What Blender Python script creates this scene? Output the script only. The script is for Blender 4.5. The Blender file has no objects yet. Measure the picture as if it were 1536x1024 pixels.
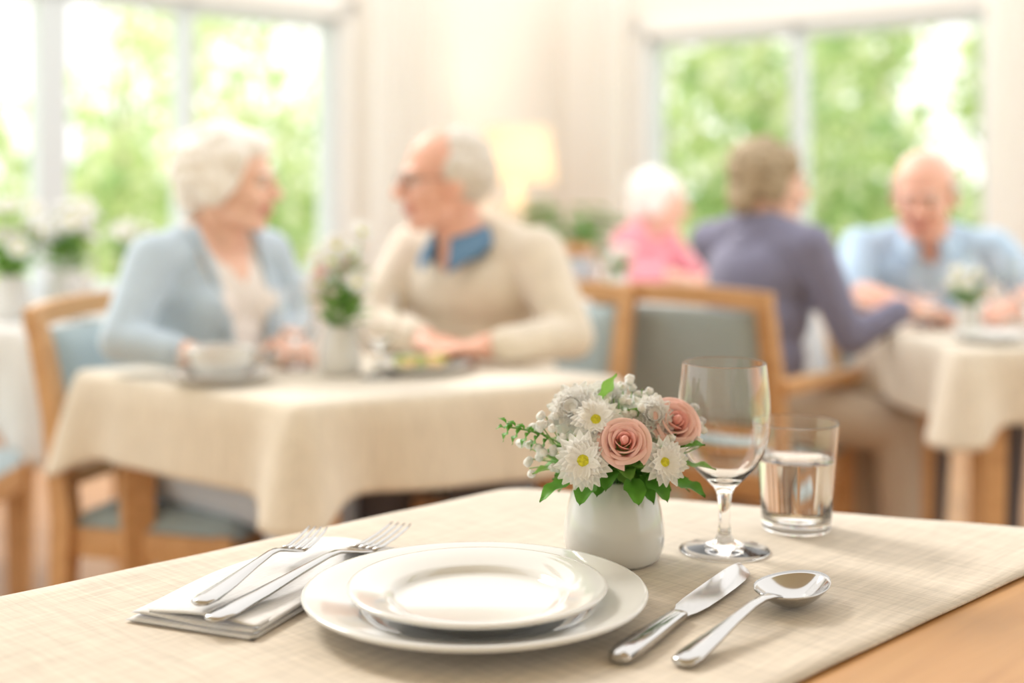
import bpy, bmesh, math, random
import numpy as np
from mathutils import Vector, Matrix
random.seed(7); np.random.seed(7)
V=Vector
scene=bpy.context.scene
coll=scene.collection
scene.view_settings.view_transform='Standard'
scene.view_settings.look='None'

# ---------------------------------------------------------------- materials
def mat(name,col,rough=.6,metal=0,bump=None,var=None,sheen=0,trans=0,ior=1.45,emit=None,coat=0,sss=0,transl=0):
    m=bpy.data.materials.new(name); m.use_nodes=True
    nt=m.node_tree; p=nt.nodes['Principled BSDF']
    p.inputs['Base Color'].default_value=(*col,1)
    p.inputs['Roughness'].default_value=rough
    p.inputs['Metallic'].default_value=metal
    p.inputs['IOR'].default_value=ior
    p.inputs['Transmission Weight'].default_value=trans
    p.inputs['Coat Weight'].default_value=coat
    p.inputs['Coat Roughness'].default_value=.05
    p.inputs['Sheen Weight'].default_value=sheen
    if sss:
        p.inputs['Subsurface Weight'].default_value=sss
        p.inputs['Subsurface Radius'].default_value=(.02,.008,.004)
        p.inputs['Subsurface Scale'].default_value=.5
    if emit:
        p.inputs['Emission Color'].default_value=(*emit[0],1); p.inputs['Emission Strength'].default_value=emit[1]
    tc=nt.nodes.new('ShaderNodeTexCoord')
    if var:
        n=nt.nodes.new('ShaderNodeTexNoise'); n.inputs['Scale'].default_value=var[0]; n.inputs['Detail'].default_value=4
        r=nt.nodes.new('ShaderNodeValToRGB'); a=var[1]
        r.color_ramp.elements[0].position=.3; r.color_ramp.elements[1].position=.7
        r.color_ramp.elements[0].color=(*[c*(1-a) for c in col],1); r.color_ramp.elements[1].color=(*[min(1,c*(1+a)) for c in col],1)
        nt.links.new(tc.outputs['Object'],n.inputs['Vector']); nt.links.new(n.outputs['Fac'],r.inputs['Fac'])
        nt.links.new(r.outputs['Color'],p.inputs['Base Color'])
    if bump:
        n=nt.nodes.new('ShaderNodeTexNoise'); n.inputs['Scale'].default_value=bump[0]; n.inputs['Detail'].default_value=3
        b=nt.nodes.new('ShaderNodeBump'); b.inputs['Strength'].default_value=bump[1]; b.inputs['Distance'].default_value=bump[2] if len(bump)>2 else .002
        nt.links.new(tc.outputs['Object'],n.inputs['Vector']); nt.links.new(n.outputs['Fac'],b.inputs['Height'])
        nt.links.new(b.outputs['Normal'],p.inputs['Normal'])
    if transl:
        t=nt.nodes.new('ShaderNodeBsdfTranslucent'); t.inputs['Color'].default_value=(*col,1)
        mx=nt.nodes.new('ShaderNodeMixShader'); mx.inputs[0].default_value=transl
        nt.links.new(p.outputs[0],mx.inputs[1]); nt.links.new(t.outputs[0],mx.inputs[2])
        nt.links.new(mx.outputs[0],nt.nodes['Material Output'].inputs['Surface'])
    return m
def linen(name,col,scale=420,strength=.35,angle=0,lo=.85,hi=1.10):
    m=mat(name,col,.9,sheen=.2); nt=m.node_tree; p=nt.nodes['Principled BSDF']
    tc=nt.nodes.new('ShaderNodeTexCoord'); mp=nt.nodes.new('ShaderNodeMapping'); mp.inputs['Rotation'].default_value=(0,0,angle)
    nt.links.new(tc.outputs['Object'],mp.inputs['Vector'])
    outs=[]
    for sc in ((scale,scale*.06,scale*.06),(scale*.06,scale,scale*.06)):
        m2=nt.nodes.new('ShaderNodeMapping'); m2.inputs['Scale'].default_value=sc
        n=nt.nodes.new('ShaderNodeTexNoise'); n.inputs['Scale'].default_value=1; n.inputs['Detail'].default_value=2
        nt.links.new(mp.outputs[0],m2.inputs['Vector']); nt.links.new(m2.outputs[0],n.inputs['Vector']); outs.append(n.outputs['Fac'])
    a=nt.nodes.new('ShaderNodeMath'); a.operation='ADD'; nt.links.new(outs[0],a.inputs[0]); nt.links.new(outs[1],a.inputs[1])
    r=nt.nodes.new('ShaderNodeMapRange'); r.inputs['From Min'].default_value=.6; r.inputs['From Max'].default_value=1.4
    r.inputs['To Min'].default_value=lo; r.inputs['To Max'].default_value=hi
    nt.links.new(a.outputs[0],r.inputs['Value'])
    mul=nt.nodes.new('ShaderNodeVectorMath'); mul.operation='SCALE'; mul.inputs[0].default_value=col
    nt.links.new(r.outputs[0],mul.inputs['Scale']); nt.links.new(mul.outputs[0],p.inputs['Base Color'])
    b=nt.nodes.new('ShaderNodeBump'); b.inputs['Strength'].default_value=strength; b.inputs['Distance'].default_value=.001
    nt.links.new(a.outputs[0],b.inputs['Height']); nt.links.new(b.outputs[0],p.inputs['Normal'])
    return m
def wood(name,c1,c2,scale=1.5,rough=.4,angle=0,planks=False):
    m=mat(name,c1,rough); nt=m.node_tree; p=nt.nodes['Principled BSDF']
    tc=nt.nodes.new('ShaderNodeTexCoord'); r0=nt.nodes.new('ShaderNodeMapping'); r0.inputs['Rotation'].default_value=(0,0,angle)
    mp=nt.nodes.new('ShaderNodeMapping'); mp.inputs['Scale'].default_value=(scale,scale*14,scale*14)
    nt.links.new(tc.outputs['Object'],r0.inputs['Vector']); nt.links.new(r0.outputs[0],mp.inputs['Vector'])
    n=nt.nodes.new('ShaderNodeTexNoise'); n.inputs['Scale'].default_value=2; n.inputs['Detail'].default_value=6; n.inputs['Distortion'].default_value=.6
    nt.links.new(mp.outputs[0],n.inputs['Vector'])
    r=nt.nodes.new('ShaderNodeValToRGB'); r.color_ramp.elements[0].position=.3; r.color_ramp.elements[1].position=.72
    r.color_ramp.elements[0].color=(*c2,1); r.color_ramp.elements[1].color=(*c1,1)
    nt.links.new(n.outputs['Fac'],r.inputs['Fac']); out=r.outputs['Color']
    if planks:
        br=nt.nodes.new('ShaderNodeTexBrick'); br.inputs['Scale'].default_value=1; br.inputs['Brick Width'].default_value=1.2; br.inputs['Row Height'].default_value=.12
        br.inputs['Mortar Size'].default_value=.003; br.inputs['Color1'].default_value=(1,1,1,1); br.inputs['Color2'].default_value=(.8,.8,.8,1); br.inputs['Mortar'].default_value=(.4,.4,.4,1)
        nt.links.new(r0.outputs[0],br.inputs['Vector'])
        mx=nt.nodes.new('ShaderNodeMixRGB'); mx.blend_type='MULTIPLY'; mx.inputs[0].default_value=1
        nt.links.new(out,mx.inputs[1]); nt.links.new(br.outputs[0],mx.inputs[2]); out=mx.outputs[0]
    nt.links.new(out,p.inputs['Base Color'])
    return m

M_linen=linen('linen_cream',(.66,.585,.495),300,.7,.76,.80,1.13)
M_linen2=linen('linen_beige',(.80,.725,.615),300,.3)
M_linenW=linen('linen_white',(.82,.80,.77),300,.3)
M_napkin=linen('napkin_white',(.80,.80,.82),700,.2,.4)
M_wood=wood('oak_chair',(.72,.43,.21),(.58,.32,.14),1.5,.4)
M_woodt=wood('oak_table',(.56,.30,.115),(.42,.205,.068),1.2,.35,-.78)
M_floor=wood('floor_oak',(.50,.27,.13),(.40,.20,.09),.6,.35,.6,True)
M_wall=mat('wall_paint',(.93,.885,.825),.85,bump=(60,.1))
M_wallb=mat('wall_paint_cream',(.86,.82,.76),.85,bump=(60,.1))
M_frame=mat('frame_paint',(.70,.76,.80),.45)
M_trim=mat('trim_paint',(.92,.91,.89),.5)
M_curtain=mat('curtain_sheer',(.97,.96,.94),.9,transl=.5)
M_cush=mat('seat_fabric_blue',(.42,.52,.55),.85,bump=(300,.3),sheen=.3,var=(60,.06))
M_china=mat('porcelain',(.72,.72,.71),.09,coat=.5)
M_steel=mat('steel',(.50,.485,.47),.12,metal=1)
M_glass=mat('clear_glass',(1,1,1),.0,trans=1,ior=1.45)
M_water=mat('water',(1,1,1),.0,trans=1,ior=1.33)
M_petal=mat('petal_white',(.98,.98,.97),.6,transl=.3)
M_pink=mat('petal_pink',(.97,.66,.61),.6,transl=.3,var=(60,.04))
M_pink2=mat('petal_pink_deep',(.94,.50,.45),.6,transl=.3)
M_yel=mat('daisy_centre',(.70,.68,.04),.8,bump=(900,.9,.002),var=(400,.25))
M_leaf=mat('leaf_green',(.12,.34,.045),.45,transl=.35,var=(40,.3))
M_leaf2=mat('leaf_light',(.24,.46,.09),.45,transl=.35,var=(40,.25))
M_stem=mat('stem_green',(.22,.42,.11),.6)
M_skin=mat('skin_fair',(.88,.57,.45),.5,sss=.1,var=(18,.06))
M_skin2=mat('skin_ruddy',(.84,.48,.37),.5,sss=.1,var=(18,.08))
M_lip=mat('lips',(.66,.28,.24),.45)
M_eyeW=mat('eye_white',(.85,.84,.82),.2); M_iris=mat('iris',(.08,.07,.06),.2)
M_hairW=mat('hair_white',(.95,.93,.90),.75,bump=(90,.6,.004),var=(50,.05))
M_hairG=mat('hair_grey',(.72,.67,.61),.75,bump=(90,.6,.004),var=(50,.12))
M_hairB=mat('hair_brown',(.42,.33,.22),.75,bump=(90,.8,.006),var=(45,.25))
M_card=mat('knit_blue',(.53,.65,.77),.9,bump=(120,.5,.004),sheen=.3,var=(25,.06))
M_blouse=mat('blouse_white',(.92,.87,.84),.85,bump=(40,.4,.006))
M_cream=mat('knit_cream',(.80,.72,.61),.9,bump=(140,.6,.004),sheen=.3,var=(25,.06))
M_denim=mat('collar_blue',(.14,.27,.44),.85,bump=(200,.3))
M_purple=mat('knit_purple',(.22,.22,.33),.9,bump=(120,.5,.004),sheen=.3,var=(25,.08))
M_pinktop=mat('knit_pink',(.86,.33,.40),.9,bump=(120,.4,.004),sheen=.3)
M_sky=mat('shirt_lightblue',(.50,.66,.84),.85,bump=(40,.5,.006))
M_ltblue=mat('trousers_blue',(.60,.70,.83),.9,bump=(40,.4,.006))
M_dark=mat('trousers_dark',(.13,.12,.13),.9)
M_beige=mat('trousers_beige',(.58,.49,.40),.9,bump=(40,.4,.006))
M_shoe=mat('shoe_leather',(.10,.06,.04),.5)
M_metalD=mat('spectacle_frame',(.14,.11,.11),.3,metal=.5)
M_shade=mat('lamp_shade',(.95,.82,.64),.8,emit=((1,.72,.42),.22),transl=.3)
M_brass=mat('lamp_ceramic',(.80,.72,.60),.3)
M_food1=mat('food_green',(.35,.45,.12),.6,var=(60,.4)); M_food2=mat('food_gold',(.75,.5,.2),.6,var=(60,.3))
M_pot=mat('terracotta_pot',(.55,.45,.38),.7)
M_lawn=mat('lawn_grass',(.56,.66,.40),.9,var=(3,.2))
M_fol=[mat('foliage_a',(.60,.72,.36),.5,transl=.5),mat('foliage_b',(.78,.83,.52),.5,transl=.5),mat('foliage_c',(.36,.54,.25),.5,transl=.5),mat('foliage_d',(.97,.96,.84),.5,transl=.5)]
M_bark=mat('bark',(.50,.43,.34),.9,bump=(20,.6,.02))

# ---------------------------------------------------------------- mesh builder
class B:
    def __init__(s): s.v=[];s.f=[];s.m=[];s.mats=[]
    def mi(s,m):
        if m not in s.mats: s.mats.append(m)
        return s.mats.index(m)
    def add(s,vs,fs,m,M=None):
        o=len(s.v); k=s.mi(m)
        s.v+= [tuple(M@V(p)) if M is not None else tuple(p) for p in vs]
        s.f+= [tuple(i+o for i in f) for f in fs]; s.m+= [k]*len(fs)
    def box(s,c,size,m,M=None,bev=.004,R=None):
        bm=bmesh.new(); bmesh.ops.create_cube(bm,size=1)
        for v in bm.verts: v.co=V((v.co.x*size[0],v.co.y*size[1],v.co.z*size[2]))
        if bev: bmesh.ops.bevel(bm,geom=bm.edges[:],offset=min(bev,min(size)*.45),segments=2,profile=.6,affect='EDGES')
        T=Matrix.Translation(c)
        if R is not None: T=T@R
        if M is not None: T=M@T
        bm.verts.index_update()
        s.add([v.co.copy() for v in bm.verts],[[v.index for v in f.verts] for f in bm.faces],m,T); bm.free()
    def lathe(s,prof,m,M=None,seg=56):
        vs=[];fs=[];n=len(prof)
        for i in range(seg):
            a=2*math.pi*i/seg
            for r,z in prof: vs.append((r*math.cos(a),r*math.sin(a),z))
        for i in range(seg):
            j=(i+1)%seg
            for k in range(n-1): fs.append((i*n+k,j*n+k,j*n+k+1,i*n+k+1))
        s.add(vs,fs,m,M)
    def loft(s,rings,m,M=None,cap=True):
        vs=[];fs=[];n=len(rings[0])
        for r in rings: vs+=r
        for i in range(len(rings)-1):
            for k in range(n):
                l=(k+1)%n; fs.append((i*n+k,i*n+l,(i+1)*n+l,(i+1)*n+k))
        if cap: fs.append(tuple(range(n))[::-1]); fs.append(tuple((len(rings)-1)*n+k for k in range(n)))
        s.add(vs,fs,m,M)
    def tube(s,pts,rads,m,M=None,seg=10):
        pts=[V(p) for p in pts]
        if not hasattr(rads,'__len__'): rads=[rads]*len(pts)
        rings=[];ref=V((0,0,1))
        for i,p in enumerate(pts):
            t=(pts[min(i+1,len(pts)-1)]-pts[max(i-1,0)]).normalized()
            if abs(t.dot(ref))>.95: ref=V((1,0,0))
            x=t.cross(ref).normalized(); y=t.cross(x)
            rings.append([p+(x*math.cos(2*math.pi*k/seg)+y*math.sin(2*math.pi*k/seg))*rads[i] for k in range(seg)])
        s.loft(rings,m,M)
    def grid(s,fn,nu,nv,m,M=None):
        vs=[fn(i/nu,j/nv) for i in range(nu+1) for j in range(nv+1)]
        fs=[(i*(nv+1)+j,(i+1)*(nv+1)+j,(i+1)*(nv+1)+j+1,i*(nv+1)+j+1) for i in range(nu) for j in range(nv)]
        s.add(vs,fs,m,M)
    def ell(s,c,r,m,M=None,R=None,sub=3):
        bm=bmesh.new(); bmesh.ops.create_icosphere(bm,subdivisions=sub,radius=1)
        T=Matrix.Translation(c)
        if R is not None: T=T@R
        T=T@Matrix.Diagonal((r[0],r[1],r[2],1))
        if M is not None: T=M@T
        bm.verts.index_update()
        s.add([v.co.copy() for v in bm.verts],[[v.index for v in f.verts] for f in bm.faces],m,T); bm.free()
    def obj(s,name,parent=None,smooth=True,M=None,recalc=True,sharp=None,closed=False):
        me=bpy.data.meshes.new(name); me.from_pydata(s.v,[],s.f)
        for m in s.mats: me.materials.append(m)
        me.polygons.foreach_set('material_index',s.m)
        bm=bmesh.new(); bm.from_mesh(me)
        bmesh.ops.remove_doubles(bm,verts=bm.verts,dist=2e-6)
        bmesh.ops.dissolve_degenerate(bm,dist=1e-7,edges=bm.edges)
        if recalc: bmesh.ops.recalc_face_normals(bm,faces=bm.faces)
        if closed and bm.calc_volume(signed=True)<0: bmesh.ops.reverse_faces(bm,faces=bm.faces)
        if sharp:
            for e in bm.edges:
                if len(e.link_faces)==2 and e.calc_face_angle(0)>sharp: e.smooth=False
        bm.to_mesh(me); bm.free()
        me.polygons.foreach_set('use_smooth',[smooth]*len(me.polygons))
        ob=bpy.data.objects.new(name,me); coll.objects.link(ob)
        if M is not None: ob.matrix_world=M
        if parent: ob.parent=parent
        return ob
def empty(name,loc=(0,0,0),yaw=0):
    e=bpy.data.objects.new(name,None); coll.objects.link(e); e.location=loc; e.rotation_euler=(0,0,yaw); e.empty_display_size=.1
    return e
def attach(ob,e):
    ob.parent=e
    Mw=Matrix.Translation(e.location)@e.rotation_euler.to_matrix().to_4x4()
    ob.matrix_parent_inverse=Mw.inverted()
def yaw(dx,dy): return math.atan2(-dx,dy)
def frame(pos,fwd,up=(0,0,1),s=1):
    f=V(fwd).normalized(); x=f.cross(V(up)).normalized(); z=x.cross(f)
    R=Matrix((x,f,z)).transposed().to_4x4()
    return Matrix.Translation(pos)@R@Matrix.Scale(s,4)

# ---------------------------------------------------------------- room shell
C=V((.35,9.2,0))
def wallM(d,out):
    x=V((d[0],d[1],0)).normalized(); y=V((out[0],out[1],0)).normalized()
    return Matrix(((x.x,y.x,0,C.x),(x.y,y.y,0,C.y),(0,0,1,0),(0,0,0,1)))
WL=wallM((-.6637,-.7479),(-.7479,.6637)); WR=wallM((.7479,-.6637),(.6637,.7479))
ZT,ZB,HW=2.07,.55,2.75
def make_wall(name,M,L,s0,s1,mull,wname,ext=0):
    b=B()
    th=.2
    def bx(a,c,z0,z1): b.box(((a+c)/2,th/2,(z0+z1)/2),(c-a,th,z1-z0),M_wall,M,bev=0)
    bx(-ext,s0,0,HW); bx(s1,L,0,HW); bx(s0,s1,0,ZB); bx(s0,s1,ZT,HW)
    b.obj(name,smooth=False)
    w=B(); f=.075
    for z in (ZB+f/2,ZT-f/2): w.box(((s0+s1)/2,.07,z),(s1-s0,.1,f),M_frame,M,bev=.006)
    for x,wd in [(s0+f/2,f),(s1-f/2,f)]+mull: w.box((x,.07,(ZB+ZT)/2),(wd,.1,ZT-ZB),M_frame,M,bev=.006)
    w.box(((s0+s1)/2,-.04,ZB-.015),(s1-s0+.16,.16,.03),M_trim,M,bev=.006)
    for x in (s0-.05,s1+.05): w.box((x,-.012,(ZB+ZT)/2),(.1,.024,ZT-ZB+.2),M_trim,M,bev=.005)
    w.box(((s0+s1)/2,-.012,ZT+.05),(s1-s0+.2,.024,.1),M_trim,M,bev=.005)
    w.obj(wname,smooth=False)
    bb=B(); bb.box((L/2+.02,-.01,.06),(L-.06,.018,.12),M_trim,M,bev=.004); bb.obj('baseboard_'+name.split('_')[1],smooth=False)
make_wall('wall_left',WL,6.5,2.02,5.3,[(3.04,.085),(3.80,.16),(4.6,.085)],'window_1')
make_wall('wall_right',WR,5.2,.70,3.0,[(1.80,.085)],'window_2',ext=.2)
b=B(); b.box((.14,-1.7,HW/2),(8.4,.2,HW),M_wallb,bev=0); b.obj('wall_back',smooth=False)
b=B(); b.box((.14,.0,HW+.05),(8.4,3.6,.1),M_wall,bev=0); b.obj('ceiling_shade_strip',smooth=False)  # partial ceiling out of view, added to keep overhead sky light off the foreground
def curtain(M,s0,s1,n):
    b=B()
    b.grid(lambda u,v:(s0+(s1-s0)*u,-.20+.035*math.sin(u*n*6.283)+.012*math.sin(u*n*14+v*3),.06+2.36*v),n*14,8,M_curtain,M)
    b.tube([(s0-.05,-.20,2.44),(s1+.05,-.20,2.44)],.014,M_trim,M)
    b.obj('curtain')
curtain(WL,1.25,1.98,6); curtain(WR,.20,.66,4); curtain(WR,3.04,3.6,5)
b=B(); pts=[(.35,9.2),(-3.96,4.34),(-3.96,-1.6),(4.24,-1.6),(4.24,5.75)]
b.add([(x,y,0) for x,y in pts]+[(x,y,-.1) for x,y in pts],[(0,1,2,3,4),(9,8,7,6,5)]+[(i,(i+1)%5,(i+1)%5+5,i+5) for i in range(5)],M_floor); b.obj('floor',smooth=False)
b=B(); b.add([(-40,-20,-.12),(40,-20,-.12),(40,60,-.12),(-40,60,-.12)],[(0,1,2,3)],M_lawn); b.obj('lawn_ground',smooth=False)

def shrub(x,y,lobes,seed,name='garden_tree'):
    rng=np.random.RandomState(seed); b=B()
    b.tube([(x,y,-.12),(x+.05,y,.8),(x-.03,y+.05,lobes[-1][2])],[.06,.04,.02],M_bark)
    for (cx,cy,cz,r,n) in lobes:
        p=rng.normal(size=(n,3)); p/=np.linalg.norm(p,axis=1)[:,None]; rr=r*(.45+.6*rng.rand(n))
        q=p*rr[:,None]*(1+.25*np.sin(p[:,:1]*7+seed)*np.cos(p[:,1:2]*6)); q[:,2]*=.9
        pk=[.36,.25,.24,.15] if x>0 else [.37,.30,.13,.20]
        for i in range(n):
            c=V((x+cx,y+cy,cz))+V(q[i]); a=V(rng.normal(size=3)).normalized(); d=a.cross(V(rng.normal(size=3))).normalized(); e=a.cross(d)
            s=.06+.08*rng.rand()
            k=rng.choice(4,p=pk)
            b.add([c-d*s,c+e*s*.6,c+d*s,c-e*s*.6],[(0,1,2,3)],M_fol[k])
    b.obj(name,smooth=False,recalc=False)
spots=[(-5.4,9.6),(-4.4,10.4),(-3.3,11.2),(-2.3,11.8),(-1.3,12.6),(-3.9,13.6),(1.5,13.0),(2.3,12.2),(3.2,11.4),(4.1,10.5),(5.0,9.7),(3.4,13.8)]
for i,(x,y) in enumerate(spots):
    rg=random.Random(i); right=x>0
    top=[(rg.uniform(-.4,.4),0,rg.uniform(1.8,2.4),rg.uniform(.6,.8),130 if not right else 260)]
    if right: top.append((rg.uniform(-.4,.4),0,3.0,.7,120))
    shrub(x,y,[(0,0,.5,.85,400),(rg.uniform(-.3,.3),0,1.25,.85,330)]+top,i)

# ---------------------------------------------------------------- chairs
def chair(loc,d,arms=False,w=.46,dep=.44,name='dining_chair'):
    b=B(); hw=w/2; hd=dep/2
    for sx in (-1,1):
        top=.64 if arms else .44
        b.loft([[V((sx*(hw-.02)+dx*t,hd-.02+dy*t,z)) for dx,dy in ((-1,-1),(1,-1),(1,1),(-1,1))] for z,t in ((0,.014),(.42,.021),(top,.019))],M_wood)
        rings=[]
        for z,y,t in ((0,-hd-.03,.015),(.25,-hd+.01,.019),(.45,-hd+.02,.022),(.65,-hd-.005,.02),(.80,-hd-.04,.018),(.865,-hd-.06,.015)):
            rings.append([V((sx*(hw-.015)+dx*t,y+dy*t,z)) for dx,dy in ((-1,-1),(1,-1),(1,1),(-1,1))])
        b.loft(rings,M_wood)
        b.box((sx*(hw-.02),0,.405),(.024,dep-.05,.06),M_wood)
        if arms:
            b.loft([[V((sx*(hw-.005)+dx*.026,y,z+dz*.014)) for dx,dz in ((-1,-1),(1,-1),(1,1),(-1,1))] for y,z in ((-hd,.645),(-.05,.64),(hd-.02,.632),(hd+.03,.625))],M_wood)
    b.box((0,hd-.02,.405),(w-.06,.024,.06),M_wood); b.box((0,-hd+.015,.405),(w-.06,.024,.06),M_wood)
    rr=[]
    for i in range(9):
        u=i/4-1; x=u*(hw+.005); y=-hd-.055-.025*(1-u*u); z=.848+.012*(1-u*u)
        rr.append([V((x,y+dy*.013,z+dz*.022)) for dy,dz in ((-1,-1),(1,-1),(1,1),(-1,1))])
    b.loft(rr,M_wood)
    b.box((0,-hd-.0,.52),(w-.06,.02,.035),M_wood)
    def pad(u,v,side):
        x=(u*2-1)*(hw-.035); z=.54+.285*v
        y=-hd+.012-.05*v-.012*(1-(2*u-1)**2)
        e=min(u,1-u,v,1-v); puff=.022*min(1,(e/.12))**.5
        return V((x,y+side*puff,z))
    b.grid(lambda u,v:pad(u,v,1),16,14,M_cush); b.grid(lambda u,v:pad(u,v,-1),16,14,M_cush)
    def seat(u,v,side):
        x=(u*2-1)*(hw-.012); y=-hd+.03+(dep-.02)*v
        e=min(u,1-u,v,1-v); puff=min(1,(e/.1))**.5
        return V((x,y,.437+(.033*puff if side>0 else -.004)+(.006*math.sin(math.pi*u)*math.sin(math.pi*v) if side>0 else 0)))
    b.grid(lambda u,v:seat(u,v,1),18,18,M_cush); b.grid(lambda u,v:seat(u,v,-1),18,18,M_cush)
    ob=b.obj(name,sharp=.7); ob.location=(loc[0],loc[1],0); ob.rotation_euler=(0,0,yaw(*d)); return ob

# ---------------------------------------------------------------- tables
def roundpoly(pts,r,n=7,step=.02):
    P=[V((p[0],p[1])) for p in pts]; out=[]; N=len(P)
    for i in range(N):
        a=P[i-1];c=P[i];d=P[(i+1)%N]
        u=(a-c).normalized();w=(d-c).normalized(); ang=u.angle(w); t=r/math.tan(ang/2)
        s=c+u*t;e=c+w*t
        for k in range(n+1):
            q=k/n; out.append(((1-q)**2*s+2*q*(1-q)*c+q*q*e,i,True))
        nx=P[(i+1)%N]; u2=(c-nx).normalized();w2=(P[(i+2)%N]-nx).normalized(); t2=r/math.tan(u2.angle(w2)/2)
        s2=nx+u2*t2; L=(s2-e).length; m=int(L/step)
        for k in range(1,m): out.append((e.lerp(s2,k/m),i,False))
    return out
def table(name,quad,z=.75,drop=.165,mat_c=None,legin=.09,hang=None,seed=0,clothpoly=None,r=.03,apron=True):
    mat_c=mat_c or M_linen2
    cen=sum((V((p[0],p[1])) for p in quad),V((0,0)))/len(quad)
    e=empty(name,(cen.x,cen.y,0))
    rp=[p for p,_,_ in roundpoly(quad,r)]
    b=B(); n=len(rp); inn=[cen+(p-cen)*(1-.012) for p in rp]
    rings=[[V((p.x,p.y,z-.035)) for p in inn],[V((p.x,p.y,z-.032)) for p in rp],[V((p.x,p.y,z-.007)) for p in rp],[V((p.x,p.y,z-.003)) for p in inn]]
    b.loft(rings,M_woodt); attach(b.obj('table_top',sharp=.5),e)
    b=B()
    lc=[]
    for q in quad:
        dv=(cen-V(q[:2])); c=V(q[:2])+dv.normalized()*legin*1.5; lc.append(c)
        t0=V(quad[1][:2])-V(quad[0][:2]); ang=math.atan2(t0.y,t0.x); ca,sa=math.cos(ang),math.sin(ang)
        b.loft([[V((c.x+(dx*ca-dy*sa)*t,c.y+(dx*sa+dy*ca)*t,zz)) for dx,dy in ((-1,-1),(1,-1),(1,1),(-1,1))] for zz,t in ((0,.022),(z-.1,.032),(z-.034,.032))],M_wood)
    if apron:
        for i in range(len(lc)):
            a=lc[i];c=lc[(i+1)%len(lc)]; m_=(a+c)/2; L=(c-a).length
            b.box((m_.x,m_.y,z-.075),(L-.05,.022,.08),M_wood,R=Matrix.Rotation(math.atan2((c-a).y,(c-a).x),4,'Z'))
    attach(b.obj('table_legs',sharp=.5),e)
    cp=clothpoly or quad; R=roundpoly(cp,r,n=9,step=.012); cc=sum((V((p[0],p[1])) for p in cp),V((0,0)))/len(cp)
    P=[p for p,_,_ in R]; n=len(P); N=len(cp); corners=[V(c[:2]) for c in cp]
    rng=random.Random(seed); ph=[rng.uniform(0,6) for _ in range(6)]
    nor=[]
    area=sum(P[i].x*P[(i+1)%n].y-P[(i+1)%n].x*P[i].y for i in range(n)); sg=1 if area>0 else -1
    for i in range(n):
        t=(P[(i+1)%n]-P[i-1]); nor.append(V((t.y,-t.x)).normalized()*sg)
    vs=[];fs=[]; K=16
    vs.append((cc.x,cc.y,z))
    for k in range(1,K+1):
        for p in P:
            q=cc+(p-cc)*(k/K); vs.append((q.x,q.y,z+.0005*math.sin(q.x*31+ph[0])*math.sin(q.y*27+ph[1])))
    for i in range(n): fs.append((0,1+i,1+(i+1)%n))
    for k in range(K-1):
        for i in range(n):
            j=(i+1)%n; fs.append((1+k*n+i,1+k*n+j,1+(k+1)*n+j,1+(k+1)*n+i))
    T=14; base=1+(K-1)*n; prev=base
    hangs=[]; A=[0]
    for i in range(1,n): A.append(A[-1]+(P[i]-P[i-1]).length)
    for i,(p,ei,isc) in enumerate(R):
        hangs.append(True if hang is None else (hang[ei] if not isc else (hang[ei] or hang[ei-1])))
    for t in range(1,T+1):
        s=t/T
        for i,p in enumerate(P):
            dc=min((p-c).length for c in corners)
            cn=math.exp(-(dc/.055)**2); fold=math.exp(-((dc-.12)/.05)**2)
            wav=.005*math.sin(A[i]*13+ph[2])+.0025*math.sin(A[i]*31+ph[3])
            off=.004+.008*min(1,s*4)+s*(.010+wav+.060*cn-.014*fold)
            dr=drop*(1+.30*cn+.03*math.sin(A[i]*6+ph[4]))
            zz=z-dr*s
            edge=min(1,s*5); zz=z-dr*s+.004*(1-edge)
            q=p+nor[i]*(off)
            vs.append((q.x,q.y,zz))
        cur=1+K*n+(t-1)*n
        for i in range(n):
            j=(i+1)%n
            if hangs[i] and hangs[j]: fs.append((prev+i,prev+j,cur+j,cur+i))
        prev=cur
    bb=B(); bb.add(vs,fs,mat_c)
    ob=bb.obj('tablecloth')
    bm=bmesh.new(); bm.from_mesh(ob.data); bmesh.ops.delete(bm,geom=[v for v in bm.verts if not v.link_faces],context='VERTS'); bm.to_mesh(ob.data); bm.free()
    so=ob.modifiers.new('thick','SOLIDIFY'); so.thickness=.0022; so.offset=0
    attach(ob,e)
    return e

# ---------------------------------------------------------------- flowers etc.
SW=Matrix(((1,0,0,0),(0,0,1,0),(0,-1,0,0),(0,0,0,1)))
def petal(b,M,L,W,m,lift=.2,curl=.0,n=4):
    def fn(u,v):
        y=L*u; w=W*math.sin(math.pi*min(1,(u*.86+.10)))**.6*(1 if u<1 else .5)
        x=(v*2-1)*w; z=math.sin(u*1.4)*L*lift-curl*L*u*u+ (abs(v*2-1)**2)*W*.35
        return V((x,y,z))
    b.grid(fn,n,2,m,M)
def daisy(b,c,nrm,r,rng,layers=2,n=17,core=True,rise=.15,inc=.2):
    F=frame(c,nrm)@SW
    for l in range(layers):
        for k in range(n):
            a=6.283*(k+.5*l)/n+rng.uniform(-.06,.06)
            rr=r*(1-(.16 if core else .13)*l)*rng.uniform(.93,1.05)
            M=F@Matrix.Translation((0,0,.0014*l))@Matrix.Rotation(a,4,'Z')@Matrix.Translation((0,r*.10,0))@Matrix.Rotation(rise+inc*l+rng.uniform(-.08,.08),4,'X')
            petal(b,M,rr*.90,r*(.175 if core else .21),M_petal,.12,.12)
    if core:
        b.ell((0,0,.002),(r*.30,r*.30,r*.17),M_yel,F,sub=2)
        b.ell((0,0,r*.13),(r*.13,r*.13,r*.07),M_leaf2,F,sub=2)
    else:
        b.ell((0,0,r*.16),(r*.24,r*.24,r*.22),M_petal,F,sub=2)
    b.ell((0,0,-r*.10),(r*.22,r*.22,r*.14),M_stem,F,sub=1)
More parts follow.
